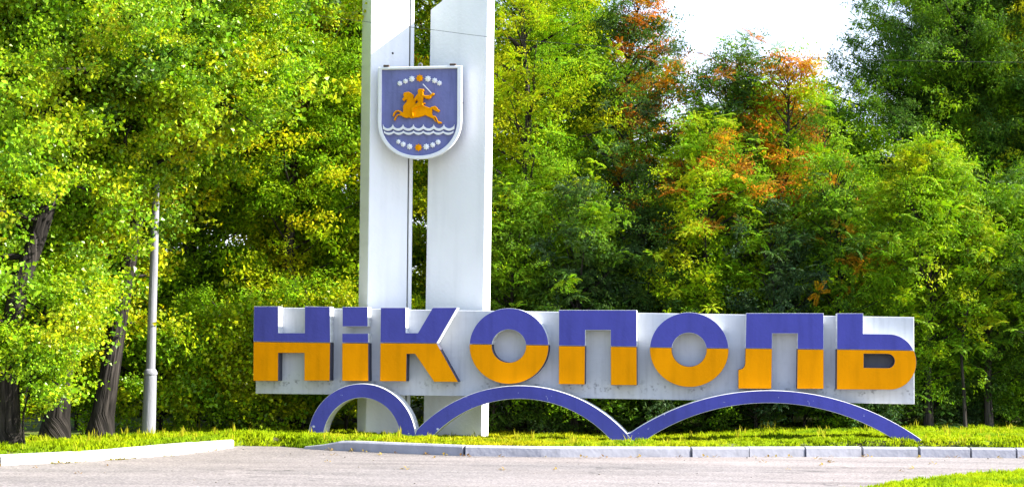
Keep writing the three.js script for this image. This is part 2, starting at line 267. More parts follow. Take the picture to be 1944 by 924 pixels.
// the three blue arches in front of the panel, each its own piece of concrete
{
  const arcThrough = (x0, y0, x1, y1, x2, y2, n = 44) => {   // circular arc through three points
    const A = x1 - x0, B = y1 - y0, C = x2 - x0, D = y2 - y0, E = A * (x0 + x1) + B * (y0 + y1), F = C * (x0 + x2) + D * (y0 + y2), Gd = 2 * (A * (y2 - y1) - B * (x2 - x1));
    const cx = (D * E - B * F) / Gd, cy = (A * F - C * E) / Gd, r = Math.hypot(x0 - cx, y0 - cy);
    return arcPts(cx, cy, r, r, Math.atan2(y0 - cy, x0 - cx), Math.atan2(y2 - cy, x2 - cx), n);
  };
  const mats = [M.archBlue, M.archSide];
  function arch(label, shape) {
    const t = thing('blue_arch', label, 'arch', [0, 0, -24], SIGN_TURN, 'blue concrete arches along the foot of the sign');
    part('arch_band', plate(shape, 0.37, 0.13, 0.006), mats, t);
  }
  const e = arcPts(-2.455, 0.06, 0.915, 0.925, Math.PI * 1.05, -Math.PI * 0.05, 60), i1 = arcPts(-2.455, 0.06, 0.655, 0.69, -Math.PI * 0.05, Math.PI * 1.05, 60);
  arch('small tall round blue arch at the left end of the sign', shapeOf([...e, ...i1]));
  arch('middle wide blue arch under the letters between the small round arch and the longest arch', shapeOf([[-1.6, 0.03], ...arcThrough(-1.53, 0.24, 0.19, 0.998, 1.92, 0.27), [2.06, 0.1], [1.85, -0.05], ...arcThrough(1.72, 0.1, 0.19, 0.782, -1.33, 0.06), [-1.45, -0.1]]));
  arch('longest flattest blue arch at the right end of the sign', shapeOf([[1.935, 0.255], ...arcThrough(1.99, 0.27, 4.277, 0.99, 6.57, 0.262), [6.62, 0.12], [6.5, 0.0], ...arcThrough(6.38, 0.1, 4.277, 0.79, 2.14, 0.09), [2.05, 0.1]]));
}
{
  const foot = (u0, u1, h, owner) => { const g = new RoundedBoxGeometry(u1 - u0, h + 0.1, 0.5, 2, 0.02).translate((u0 + u1) / 2, (h - 0.1) / 2, -0.03); part('footing', g, M.archSide, owner); };
  const arches = scene.children.filter((o) => o.name.startsWith('blue_arch'));
  foot(-3.72, -3.2, 0.12, arches[0]); foot(1.66, 2.38, 0.135, arches[1]);
}
// ---------------------------------------------------------------- pylons
function pylon(label, corner, beta, length, thick, inner, topIn, topOut, lean) {
  // corner: inner front corner on the ground; the face runs outwards from it; inner = -1 when the face runs to the left, +1 to the right
  const t = thing('white_pylon', label, 'pylon', [corner[0], 0, corner[1]], beta, 'pair of tall white pylons behind the sign');
  const s = inner;   // direction of the outer end along local x
  const sh = shapeOf(s < 0 ? [[0, -0.1], [lean * topIn, topIn], [-length + lean * topOut, topOut], [-length, -0.1]] : [[0, -0.1], [length, -0.1], [length + lean * topOut, topOut], [lean * topIn, topIn]]);
  part('slab', plate(sh, thick, 0, 0.015), M.pylon, t);
  return t;
}
{
  const L = pylon('left white pylon, its upper face in bright sun and its left edge in shade', [-1.803, -25.3], THREE.MathUtils.degToRad(28.3), 0.737, 0.415, -1, 9.3, 9.75, -0.0085);
  // raised lip along the inner edge
  const lip = shapeOf([[0.022, -0.1], [0.085, -0.1], [0.085 - 0.0085 * 9.2, 9.2], [0.022 - 0.0085 * 9.2, 9.2]]);
  part('edge_lip', plate(lip, 0.3, 0.01, 0.006), M.pylon, L);
  part('groove_shade', new THREE.BoxGeometry(0.022, 9.2, 0.1).translate(0.011, 4.5, -0.075).applyMatrix4(new THREE.Matrix4().makeShear(0, 0, -0.0085, 0, 0, 0)), M.dark, L);  // near-black bar standing for the shadow line beside the lip
  const b = new THREE.SphereGeometry(0.02, 8, 6).scale(1, 1, 0.6); b.translate(-0.38, 6.72, 0.005); part('bolt', b, M.dark, L);
  const Rp = pylon('right white pylon with a slanted top and a sunlit right edge', [-1.497, -25.3], THREE.MathUtils.degToRad(-30.5), 1.185, 0.236, 1, 7.545, 8.2, 0.0);
  const b2 = new THREE.SphereGeometry(0.02, 8, 6).scale(1, 1, 0.6); b2.translate(0.70, 5.83, 0.005); part('bolt', b2, M.dark, Rp);
}
// ---------------------------------------------------------------- coat of arms
{
  const K = 0.001944, ROLL = 0.0134;
  const q = (cx, cy) => { const x = (cx - 448) * K, y = (480 - cy) * K; return [x - ROLL * y, y + ROLL * x]; };
  const t = thing('town_shield', 'blue shield with white rim, orange horseman, stars and white waves hung between the pylons', 'coat of arms', [-1.618, 5.618, -24.78], -0.11);
  const outline = (x0, x1, y0, ySide, yBot, k) => { const pts = [q(x0, y0), q(x0, ySide)]; const cx = (x0 + x1) / 2, rx = (x1 - x0) / 2; for (let i = 1; i < 40; i++) { const a = Math.PI + Math.PI * i / 40; pts.push(q(cx + rx * Math.sign(Math.cos(a)) * Math.pow(Math.abs(Math.cos(a)), k), ySide - (yBot - ySide) * Math.sin(a) * 1)); } pts.push(q(x1, ySide), q(x1, y0)); return pts; };
  const outer = outline(72, 824, 66, 560, 892, 0.92), inner = outline(104, 785, 88, 556, 862, 0.92);
  part('rim', plate(shapeOf(outer, [inner]), 0.09, 0.05, 0.01), M.white, t);
  part('field', plate(shapeOf(outline(98, 790, 82, 557, 868, 0.92)), 0.06, 0.0, 0.004), M.field, t);
  for (const [x0, x1] of [[120, 172], [716, 772]]) { const c = q((x0 + x1) / 2, 55); part('hanger', new RoundedBoxGeometry((x1 - x0) * K, 0.035, 0.1, 2, 0.008).translate(c[0], c[1], 0.0), M.rust, t); }
  { const c = q(450, 50); part('hook', new THREE.TorusGeometry(0.03, 0.01, 8, 16).translate(c[0], c[1], 0.0), M.steel, t); part('bracket', new THREE.BoxGeometry(0.9, 0.06, 0.05).translate(0, 0.25, -0.1), M.rust, t); part('bracket', new THREE.BoxGeometry(0.9, 0.06, 0.05).translate(0, -0.35, -0.1), M.rust, t); }
  function star(cx, cy, r, mat) {
    const c = q(cx, cy), R = r * K, pos = [], uv = [];
    const P = Array.from({ length: 16 }, (_, i) => { const a = Math.PI / 2 + i * Math.PI / 8, rr = i % 2 ? R * 0.72 : R * 1.04; return [c[0] + rr * Math.cos(a), c[1] + rr * Math.sin(a)]; });
    for (let i = 0; i < 16; i++) { const a = P[i], b = P[(i + 1) % 16]; pos.push(a[0], a[1], 0.02, b[0], b[1], 0.02, c[0], c[1], 0.038); pos.push(a[0], a[1], 0, b[0], b[1], 0, b[0], b[1], 0.02, a[0], a[1], 0, b[0], b[1], 0.02, a[0], a[1], 0.02); }
    for (let i = 0; i < pos.length; i += 3) uv.push(pos[i], pos[i + 1]);
    const g = new THREE.BufferGeometry(); g.setAttribute('position', new THREE.Float32BufferAttribute(pos, 3)); g.setAttribute('uv', new THREE.Float32BufferAttribute(uv, 2)); g.computeVertexNormals();
    part('star', g, mat, t);
  }
  for (const [x, y, r] of [[267, 212, 24], [318, 193, 24], [375, 174, 28], [520, 176, 29], [580, 193, 26], [623, 216, 24], [257, 733, 22], [300, 757, 25], [358, 778, 27], [507, 782, 29], [565, 767, 25], [613, 742, 25]]) star(x, y, r, M.starWhite);
  star(445, 168, 34, M.gold); star(437, 788, 34, M.gold);
  // two wave bands: rows of hanging scallops, the upper with sharp crests
  const crest = [118, 208, 299, 393, 482, 575, 665, 760];
  const yAt = (x) => 592 + (x - 118) * 0.0155;
  const wave = (up, dn, sharp) => {
    const top = [], bot = [];
    for (let k = 0; k < 7; k++) for (let i = 0; i < 14; i++) {
      const u = i / 14, x = lerp(crest[k], crest[k + 1], u), s = Math.sin(Math.PI * u);
      top.push([x, yAt(x) + up + sharp * Math.pow(s, 0.55)]); bot.push([x, yAt(x) + dn + 18 * s]);
    }
    top.push([crest[7], yAt(760) + up]); bot.push([crest[7], yAt(760) + dn]);
    return [...top, ...bot.reverse()].map(([x, y]) => q(clamp(x, 0, 900), y));
  };
  part('wave_band', plate(shapeOf(wave(-14, 26, 36)), 0.045, 0.04, 0.004), M.white, t);
  const low = wave(42, 62, 18); part('wave_band', plate(shapeOf(low.map(([x, y]) => [x * 0.97, y])), 0.045, 0.04, 0.004), M.white, t);
  // horseman in relief
  const rq = (cx, cy) => q((740 + cx / 10.87 - 700) * 4.62, (155 + cy / 10.87 - 110) * 4.62);
  const body = [[265, 378], [255, 345], [290, 300], [272, 262], [290, 215], [330, 205], [385, 198], [440, 225], [492, 265], [492, 312], [480, 345], [520, 330], [560, 275], [590, 238], [580, 180], [600, 150], [640, 140], [715, 155], [715, 188], [690, 200], [705, 235], [700, 275], [760, 285], [830, 283], [865, 262], [890, 235], [935, 240], [928, 272], [880, 300], [850, 345], [800, 362], [745, 345], [715, 310], [700, 345], [690, 400], [692, 432], [742, 436], [742, 455], [700, 465], [705, 490], [760, 515], [830, 540], [880, 520], [950, 505], [990, 540], [1010, 575], [1052, 600], [1022, 638], [960, 610], [920, 590], [885, 556], [888, 600], [882, 660], [905, 712], [950, 715], [985, 760], [1010, 822], [1087, 845], [1087, 872], [1010, 874], [985, 815], [955, 755], [925, 745], [950, 790], [980, 832], [965, 840], [930, 808], [900, 765], [850, 745], [790, 720], [740, 692], [680, 715], [600, 735], [520, 742], [440, 757], [400, 735], [350, 747], [290, 732], [225, 692], [172, 684], [132, 712], [124, 752], [104, 797], [75, 782], [95, 738], [150, 672], [222, 655], [185, 612], [142, 606], [98, 650], [82, 712], [55, 704], [64, 640], [110, 590], [165, 578], [230, 605], [262, 632], [275, 590], [270, 500], [300, 460], [345, 405], [355, 352], [320, 366], [292, 392]];
  const hole = [[530, 402], [575, 368], [592, 420], [550, 464], [525, 440]];
  part('horseman', plate(shapeOf(body.map((p) => rq(...p)), [hole.map((p) => rq(...p))]), 0.06, 0.055, 0.006), M.gold, t);
  const rider = [[520, 332], [560, 277], [592, 240], [583, 182], [602, 152], [640, 143], [712, 157], [712, 186], [688, 199], [702, 236], [698, 277], [760, 288], [830, 286], [866, 265], [892, 238], [932, 243], [925, 270], [878, 298], [848, 342], [800, 359], [747, 342], [713, 306], [698, 345], [688, 400], [690, 432], [698, 488], [640, 505], [565, 525], [498, 562], [486, 620], [494, 712], [458, 712], [450, 560], [482, 520], [552, 470], [594, 420], [577, 366], [530, 398], [505, 372]];
  part('rider', plate(shapeOf(rider.map((p) => rq(...p))), 0.03, 0.08, 0.006), M.gold, t);
  const a = rq(690, 40), b = rq(885, 250), len = Math.hypot(a[0] - b[0], a[1] - b[1]);
  const sab = new THREE.BoxGeometry(len, 0.017, 0.012); sab.rotateZ(Math.atan2(b[1] - a[1], b[0] - a[0])); sab.translate((a[0] + b[0]) / 2, (a[1] + b[1]) / 2, 0.045);
  part('sabre', sab, M.starWhite, t);
}
// ---------------------------------------------------------------- lamp post and cable
{
  const t = thing('lamp_post', 'grey stepped steel lamp post rising through the leaves at the left', 'lamp post', [-6.035, 0, -24.4]);
  const lathe = (pts) => new THREE.LatheGeometry(pts.map((p) => new THREE.Vector2(...p)), 28);
  part('lower_shaft', lathe([[0.118, 0], [0.112, 0.2], [0.104, 1.06], [0.104, 1.09], [0.0, 1.09]]), M.steel, t);
  part('collar', lathe([[0.104, 1.07], [0.116, 1.085], [0.116, 1.115], [0.1, 1.15], [0.079, 1.18], [0.0, 1.18]]), M.steel, t);
  part('upper_shaft', lathe([[0.077, 1.16], [0.07, 2.6], [0.06, 4.29], [0.0, 4.29]]), M.steel, t);
  part('cap', lathe([[0.06, 4.26], [0.068, 4.28], [0.068, 4.31], [0.045, 4.36], [0.0, 4.36]]), M.steel, t);
  part('top_shaft', lathe([[0.042, 4.33], [0.036, 8.8], [0.0, 8.82]]), M.steel, t);
}
{
  const pts = [[-11.21, 7.758], [-8.573, 7.572], [-5.06, 7.264], [-2.691, 7.004], [-1.377, 6.862], [-0.334, 6.745], [2.822, 6.548], [5.618, 6.462], [8.447, 6.448], [12.432, 6.528], [20, 7.0]].map(([x, y]) => V(x, y, -23.8));
  const c = new THREE.Mesh(new THREE.TubeGeometry(new THREE.CatmullRomCurve3(pts), 160, 0.0036, 6), M.dark); c.name = 'overhead_cable'; c.castShadow = true;
  c.userData = { label: 'thin dark overhead cable sagging across the tops of the pylons', category: 'cable' }; scene.add(c);
}

// ---------------------------------------------------------------- foliage: clusters of single leaves
class Leaves {
  constructor() { this.p = []; this.n = []; this.c = []; }
  // one folded leaf: base, axis direction, side direction, length, width, tint
  leaf(b, ax, sd, len, wid, tint, fold = 0.18, wide = 0.4) {
    const nrm = V().crossVectors(sd, ax).normalize(), tip = b.clone().addScaledVector(ax, len), mid = b.clone().addScaledVector(ax, len * wide);
    const l = mid.clone().addScaledVector(sd, -wid / 2).addScaledVector(nrm, wid * fold), r = mid.clone().addScaledVector(sd, wid / 2).addScaledVector(nrm, wid * fold);
    for (const [a, c, d] of [[b, tip, l], [b, r, tip]]) {
      const fn = V().crossVectors(c.clone().sub(a), d.clone().sub(a)).normalize();
      for (const q of [a, c, d]) { this.p.push(q.x, q.y, q.z); this.n.push(fn.x, fn.y, fn.z); this.c.push(...tint); }
    }
  }
  twig(a, b, w, tint = [0.5, 0.38, 0.25]) { const d = b.clone().sub(a).normalize(), s = V(d.z, 0.1, -d.x).normalize(); this.leaf(a, d, s, a.distanceTo(b), w, tint, 0.3, 0.3); }
  build() { const g = new THREE.BufferGeometry(); g.setAttribute('position', new THREE.Float32BufferAttribute(this.p, 3)); g.setAttribute('normal', new THREE.Float32BufferAttribute(this.n, 3)); g.setAttribute('color', new THREE.Float32BufferAttribute(this.c, 3)); return g; }
}
const rdir = (r, up = 0) => { const v = V(r() * 2 - 1, r() * 2 - 1 + up, r() * 2 - 1); return v.lengthSq() < 0.01 ? V(0, 1, 0) : v.normalize(); };
const tint = (r, k = 0.3) => { const b = 1 + (r() - 0.5) * 2.6 * k, y = 1 + (r() - 0.5) * 1.6 * k; return [b * y, b, b * (r() * 0.6 + 0.7)]; };
const rotY = (v, a) => v.applyAxisAngle(V(0, 1, 0), a);
function broadCluster(seed, n, size, ratio, spread, len) {   // leaves hanging about a few twigs
  const r = rng(seed), L = new Leaves();
  const twigs = Array.from({ length: 5 }, (_, i) => { const d = rotY(V(1, (r() - 0.35) * 0.9, 0), (i / 5) * 6.28 + r()).normalize(); return d.multiplyScalar(len * (0.6 + 0.5 * r())); });
  twigs.forEach((t) => L.twig(V(0, 0, 0), t, 0.012));
  for (let i = 0; i < n; i++) {
    const t = twigs[i % 5], b = t.clone().multiplyScalar(0.25 + 0.8 * r()).add(rdir(r).multiplyScalar(spread * r()));
    const ax = rdir(r, -0.45), nr = rdir(r, 0.5), sd = V().crossVectors(ax, nr).normalize(), s = size * (0.65 + 0.6 * r());
    L.leaf(b, ax, sd, s, s * ratio, tint(r, 0.28), 0.12 + 0.2 * r(), 0.38);
  }
  return L.build();
}
function pinnateCluster(seed, fronds, len, pairs, ll, lw, droop, rise) {   // compound leaves spraying from a twig's end
  const r = rng(seed), L = new Leaves();
  for (let f = 0; f < fronds; f++) {
    const az = (f / fronds) * 6.283 + r() * 0.9, dir = V(Math.cos(az), rise + (r() - 0.5) * 0.5, Math.sin(az)).normalize(), l = len * (0.7 + 0.5 * r()), side = V(-Math.sin(az), (r() - 0.5) * 0.5, Math.cos(az)).normalize(), t0 = tint(r, 0.22);
    const at = (s) => dir.clone().multiplyScalar(l * s).add(V(0, -droop * l * s * s, 0));
    L.twig(V(0, 0, 0), at(0.95), 0.008, [0.8, 0.7, 0.5]);
    for (let k = 1; k <= pairs; k++) for (const s of [-1, 1]) {
      const u = 0.12 + 0.88 * k / pairs, b = at(u), fw = at(u + 0.02).sub(at(u - 0.02)).normalize();
      const ax = side.clone().multiplyScalar(s).addScaledVector(fw, 0.55 + 0.3 * r()).add(V(0, -0.25 - 0.3 * r(), 0)).normalize(), nr = V(0, 1, 0).addScaledVector(rdir(r), 0.45), sd = V().crossVectors(ax, nr).normalize(), q = 1 - 0.35 * Math.abs(u - 0.5);
      const tn = t0.map((x) => x * (0.85 + 0.3 * r()));
      L.leaf(b, ax, sd, ll * q * (0.85 + 0.3 * r()), lw * q, tn, 0.15, 0.45);
    }
  }
  return L.build();
}
const SPECIES = {
  poplar: { clusters: [broadCluster(201, 100, 0.062, 0.86, 0.15, 0.3), broadCluster(202, 94, 0.066, 0.8, 0.17, 0.32), broadCluster(203, 64, 0.07, 0.86, 0.2, 0.4)], mat: M.leafGloss, bark: M.barkDark },
  elm: { clusters: [broadCluster(211, 74, 0.066, 0.55, 0.12, 0.3), broadCluster(212, 70, 0.07, 0.5, 0.13, 0.3)], mat: M.leafMatt, bark: M.barkGrey },
  locust: { clusters: [pinnateCluster(221, 7, 0.23, 8, 0.046, 0.022, 0.4, 0.4), broadCluster(222, 84, 0.05, 0.5, 0.14, 0.26), pinnateCluster(224, 6, 0.26, 8, 0.048, 0.022, 0.3, 0.7), broadCluster(223, 80, 0.052, 0.5, 0.17, 0.24)], mat: M.leafMatt, bark: M.barkGrey },
  ailanthus: { clusters: [pinnateCluster(231, 6, 0.27, 8, 0.066, 0.026, 0.6, 0.5), broadCluster(232, 64, 0.075, 0.4, 0.15, 0.28), pinnateCluster(233, 5, 0.32, 9, 0.07, 0.027, 0.5, 0.9), broadCluster(234, 60, 0.07, 0.45, 0.18, 0.24)], mat: M.leafMid, bark: M.barkGrey },
  willow: { clusters: [broadCluster(241, 80, 0.085, 0.26, 0.13, 0.3), broadCluster(242, 80, 0.08, 0.3, 0.14, 0.3)], mat: M.leafMid, bark: M.barkDark },
};
function tube(pts, rad, sides = 8, steps = 10) {
  const curve = new THREE.CatmullRomCurve3(pts), pos = [], nor = [], uv = [], idx = [], len = curve.getLength();
  for (let i = 0; i <= steps; i++) {
    const t = i / steps, p = curve.getPoint(t), d = curve.getTangent(t), a = Math.abs(d.y) > 0.9 ? V(1, 0, 0) : V(0, 1, 0), s = V().crossVectors(d, a).normalize(), n = V().crossVectors(s, d).normalize(), r = rad(t);
    for (let k = 0; k <= sides; k++) { const q = (k / sides) * Math.PI * 2, e = s.clone().multiplyScalar(Math.cos(q)).addScaledVector(n, Math.sin(q)), lump = 1 + 0.1 * noise.noise(p.x * 3 + e.x * 2, p.y * 2, p.z * 3 + e.z * 2); pos.push(p.x + e.x * r * lump, p.y + e.y * r * lump, p.z + e.z * r * lump); nor.push(e.x, e.y, e.z); uv.push((k / sides) * Math.max(1, Math.round(r * 12)) * 0.45, t * len); }
  }
  const m = sides + 1;
  for (let i = 0; i < steps; i++) for (let k = 0; k < sides; k++) { const a = i * m + k; idx.push(a, a + m, a + 1, a + 1, a + m, a + m + 1); }
  const g = new THREE.BufferGeometry(); g.setAttribute('position', new THREE.Float32BufferAttribute(pos, 3)); g.setAttribute('normal', new THREE.Float32BufferAttribute(nor, 3)); g.setAttribute('uv', new THREE.Float32BufferAttribute(uv, 2)); g.setIndex(idx); return g;
}
const PROFILE = {
  oval: (t) => Math.pow(Math.sin(Math.PI * (0.14 + 0.8 * t)), 0.7),
  cone: (t) => (0.35 + 0.65 * smooth(t, -0.1, 0.15)) * (1.02 - 0.8 * t),
  column: (t) => 0.9 - 0.65 * Math.pow(t, 4),
  spread: (t) => 0.55 + 0.45 * Math.sin(Math.PI * Math.min(1, 0.1 + t * 0.85)),
};
const C = { lime: lin(0.42, 0.48, 0.004), yellow: lin(0.55, 0.52, 0.004), green: lin(0.18, 0.34, 0.004), bright: lin(0.28, 0.45, 0.004), deep: lin(0.07, 0.15, 0.01), blue: lin(0.05, 0.1, 0.03), olive: lin(0.3, 0.34, 0.004), rust: lin(0.55, 0.16, 0.006), amber: lin(0.6, 0.28, 0.006), brown: lin(0.26, 0.1, 0.012) };
function makeTree(o) {
  const { kind, x, z, h, R, label, category = 'tree', name = kind + '_tree', group, seed, cb = 0.2, profile = 'oval', limbs = 34, r0 = 0.012 * h + 0.02, lean = [0, 0], rise = [0.25, 0.9], droop = 0, gap = 0.2, step = 0.2, size = 1, palette, patch, keep, twist = 1, base = 0.05, tall = 0.93 } = o;
  const r = rng(seed), sp = SPECIES[kind], t = thing(name, label, category, [x, base, z], 0, group), Wn = [x, base, z];
  const tp = Array.from({ length: 6 }, (_, i) => { const s = i / 5, w = i === 0 ? 0 : twist * 0.02 * h; return V(lean[0] * Math.pow(s, 0.8) + (r() - 0.5) * w, i === 0 ? -0.15 : s * h * tall, lean[1] * s + (r() - 0.5) * w); });
  const curve = new THREE.CatmullRomCurve3(tp);
  part('trunk', tube(tp, (s) => Math.max(0.008, r0 * (1 - 0.92 * s) * (1 + 0.55 * Math.exp(-s * h * 3.2))), 10, 22), o.bark ?? sp.bark, t);
  const twigs = [], place = sp.clusters.map(() => []), off = seed * 3.7;
  for (let i = 0; i < limbs; i++) {
    const tt = Math.pow((i + r()) / limbs, 0.9), s = Math.min(0.995, cb + (1 - cb) * tt), b = curve.getPoint(s), az = i * 2.39996 + r() * 0.8, L = R * PROFILE[profile](tt) * (0.65 + 0.55 * r()), el = lerp(rise[0], rise[1], tt) + (r() - 0.5) * 0.4;
    const d = V(Math.cos(az) * Math.cos(el), Math.sin(el), Math.sin(az) * Math.cos(el));
    const at = (u) => b.clone().addScaledVector(d, L * u).add(V(0, -droop * L * u * u, 0)).add(V(noise.noise(i, u * 1.5, 1) * 0.15 * L * u, noise.noise(i, u * 1.5, 5) * 0.15 * L * u, noise.noise(i, u * 1.5, 9) * 0.15 * L * u));
    if (keep && !keep(at(1).x + x, at(1).y + base, at(1).z + z, () => 0.2)) continue;
    if (L > 0.35) { const g = tube([at(0), at(0.35), at(0.7), at(1)], (u) => (0.008 + 0.016 * L) * (1 - 0.85 * u), 5, 5); if (i < limbs * 0.35 && L > R * 0.5 && i % 2 === 0) part('branch', g, o.bark ?? sp.bark, t); else twigs.push(g); }
    const m = Math.max(2, Math.round(L / gap));
    for (let k = 0; k <= m; k++) {
      const u = lerp(0.22, 1, k / m), p0 = at(u), sl = k === m ? 0.05 : Math.min(0.95, (0.28 + 0.5 * (1 - u)) * L * (0.6 + 0.7 * r()) + 0.12), sa = az + (k % 2 ? 1 : -1) * (0.7 + 0.6 * r()), sd = V(Math.cos(sa), 0.15 + (r() - 0.45) * 1.9 - droop * 0.6, Math.sin(sa)).normalize();
      const n = Math.max(1, Math.round(sl / step));
      for (let j = 0; j < n; j++) {
        const p = p0.clone().addScaledVector(sd, sl * (j + 0.6 + 0.4 * r()) / n).add(rdir(r).multiplyScalar(0.15 * size));
        const wx = p.x + Wn[0], wy = p.y + Wn[1], wz = p.z + Wn[2];
        if (keep && !keep(wx, wy, wz, r)) continue;
        const thin = noise.noise(wx * 1.15 + off, wy * 1.15, wz * 1.15); if (thin < -0.22 + (o.thin ?? 0)) continue;
        const q = new THREE.Quaternion().setFromEuler(new THREE.Euler((r() - 0.5) * 1.3, r() * 6.283, (r() - 0.5) * 1.3)), sc = size * (0.6 + 0.65 * r());
        place[Math.floor(r() * place.length)].push([new THREE.Matrix4().compose(p, q, V(sc, sc * (0.85 + 0.3 * r()), sc)), wx, wy, wz, r()]);
      }
    }
  }
  if (twigs.length) part('twigs', mergeGeometries(twigs), o.bark ?? sp.bark, t).userData.kind = 'stuff';
  const col = new THREE.Color();
  place.forEach((list, v) => {
    if (!list.length) return;
    const im = new THREE.InstancedMesh(sp.clusters[v], sp.mat, list.length); im.name = numbered('crown'); im.userData = { kind: 'stuff' }; im.castShadow = im.receiveShadow = true;
    list.forEach(([mx, wx, wy, wz, rr], i) => {
      im.setMatrixAt(i, mx);
      const n1 = noise.noise(wx * 0.9 + off, wy * 0.9, wz * 0.9) * 0.5 + 0.5, n2 = noise.noise(wx * 2.3, wy * 2.3 + off, wz * 2.3) * 0.5 + 0.5;
      const k = clamp((n1 - 0.3) * 2.2 + (rr - 0.5) * 0.5, 0, 0.999) * (palette.length - 1), a = Math.floor(k);
      col.copy(palette[a]).lerp(palette[a + 1] ?? palette[a], k - a);
      if (patch) { const w = patch.where ? patch.where(wx, wy, wz) : 1, f = smooth(n2 * w, patch.at, patch.at + 0.1); if (f > rr * 0.9) col.lerp(patch.colors[Math.floor(rr * 97) % patch.colors.length], 0.9 * f); }
      col.multiplyScalar(0.85 + 0.3 * ((rr * 7.3) % 1)); im.setColorAt(i, col);
    });
    t.add(im);
  });
  return t;
}
// ---------------------------------------------------------------- trees
// poplars at the left: the crowns hang low at the far left and clear the lower lamp post
const lowLeft = (x, y, z, r) => y > (x < -6.75 ? 0.75 : x < -6.2 ? lerp(0.8, 2.5, (x + 6.75) / 0.55) : x < -5.6 ? lerp(2.5, 4.6, (x + 6.2) / 0.6) : 4.6 + (x + 5.6) * 0.3) + (r() - 0.5) * 0.4;
makeTree({ kind: 'poplar', x: -7.2, z: -20.95, h: 10.5, R: 3.0, twist: 3, lean: [0.4, 0.2], cb: 0.1, limbs: 84, r0: 0.17, seed: 1, rise: [0.0, 0.75], droop: 0.3, size: 0.95, thin: -0.12, palette: [C.green, C.bright, C.lime, C.bright], keep: lowLeft, label: 'large dark trunked poplar at the far left nearest the road, with big glossy leaves' });
makeTree({ kind: 'poplar', x: -7.25, z: -23.2, h: 11.5, R: 3.1, twist: 2.6, lean: [1.3, -0.4], cb: 0.14, limbs: 88, r0: 0.19, thin: -0.12, seed: 2, rise: [0.1, 0.8], droop: 0.1, size: 1.0, palette: [C.deep, C.green, C.bright, C.lime], keep: lowLeft, label: 'poplar with a thick trunk leaning right, between the far left poplar and the lamp post' });
makeTree({ kind: 'poplar', x: -6.72, z: -23.85, h: 11.5, R: 2.8, twist: 2.4, lean: [0.8, -0.5], cb: 0.14, limbs: 80, r0: 0.18, thin: -0.12, seed: 3, rise: [0.15, 0.8], droop: 0.1, size: 1.15, palette: [C.green, C.bright, C.lime, C.yellow], keep: lowLeft, label: 'poplar with a straight ridged trunk standing just left of the lamp post' });
makeTree({ kind: 'poplar', name: 'young_poplar', x: -6.85, z: -20.7, h: 2.35, R: 0.8, cb: 0.34, limbs: 34, r0: 0.014, twist: 4, lean: [0.15, -0.1], seed: 37, rise: [-0.1, 0.9], droop: 0.3, size: 0.85, base: 0.1, palette: [C.green, C.bright, C.lime, C.lime], label: 'leafy bright green poplar shoot in front of the trunks at the far left' });
makeTree({ kind: 'elm', x: -6.2, z: -28.2, h: 11.5, R: 2.3, cb: 0.08, limbs: 64, seed: 4, size: 1.2, palette: [C.deep, C.green, C.bright, C.lime], label: 'broad yellow green elm behind the lamp post' });
makeTree({ kind: 'elm', x: -4.2, z: -27.9, h: 11.2, R: 1.9, cb: 0.06, limbs: 76, seed: 5, size: 1.15, palette: [C.green, C.bright, C.lime, C.yellow], label: 'yellowing small leaved elm left of the white pylons' });
makeTree({ kind: 'elm', x: -3.0, z: -29.4, h: 10.8, R: 1.7, cb: 0.08, limbs: 60, seed: 6, size: 1.2, palette: [C.deep, C.green, C.lime, C.yellow], patch: { at: 0.6, colors: [C.amber, C.yellow], where: (x, y) => (y > 5 ? 1 : 0.4) }, label: 'elm with a few amber leaves close behind the left pylon' });
makeTree({ kind: 'elm', x: -1.6, z: -30.6, h: 10.8, R: 1.7, cb: 0.08, limbs: 60, seed: 7, size: 1.2, palette: [C.deep, C.green, C.olive, C.lime], label: 'green elm seen in the gap between the two white pylons' });
makeTree({ kind: 'locust', x: 0.15, z: -28.2, h: 10.8, R: 1.9, cb: 0.24, limbs: 56, seed: 8, profile: 'spread', rise: [0.3, 0.9], size: 1.1, palette: [C.green, C.bright, C.lime, C.lime], twist: 2, label: 'tall pale yellow green locust right of the pylons with a forked dark trunk' });
const rusty = (k, x0 = -99, x1 = 99, y0 = 2.6) => ({ at: 0.6 - k, colors: [C.rust, C.amber, C.brown, C.rust], where: (x, y) => (x > x0 && x < x1 && y > y0 ? 1 : 0.45) });
makeTree({ kind: 'locust', x: 2.4, z: -28.9, h: 9.1, R: 1.6, cb: 0.14, limbs: 84, seed: 9, profile: 'column', rise: [0.2, 1.0], twist: 2.2, size: 1.1, palette: [C.blue, C.deep, C.deep, C.green], patch: rusty(0.1, 2.0, 99, 4.2), label: 'tall locust with rust brown leaf tips, highest of the reddish trees' });
makeTree({ kind: 'locust', x: 4.35, z: -28.3, h: 7.9, R: 1.35, cb: 0.12, limbs: 92, seed: 10, profile: 'column', rise: [0.2, 1.0], twist: 2.2, size: 1.1, palette: [C.blue, C.deep, C.deep, C.green], patch: rusty(0.06, -99, 99, 4.5), label: 'dark locust with orange patches under the open sky, left of the orange one' });
makeTree({ kind: 'locust', x: 5.3, z: -27.9, h: 7.6, R: 1.25, cb: 0.12, limbs: 88, seed: 11, profile: 'column', rise: [0.3, 1.0], twist: 2, size: 1.1, palette: [C.deep, C.green, C.bright, C.lime], patch: rusty(0.17, -99, 5.8, 3.6), label: 'narrow locust almost wholly turned orange, beside the open sky' });
makeTree({ kind: 'ailanthus', x: 6.2, z: -28.6, h: 6.9, R: 0.9, cb: 0.1, limbs: 50, seed: 12, profile: 'column', rise: [0.4, 1.1], size: 0.85, palette: [C.bright, C.bright, C.lime], label: 'slim bright green tree between the orange locust and the big willow' });
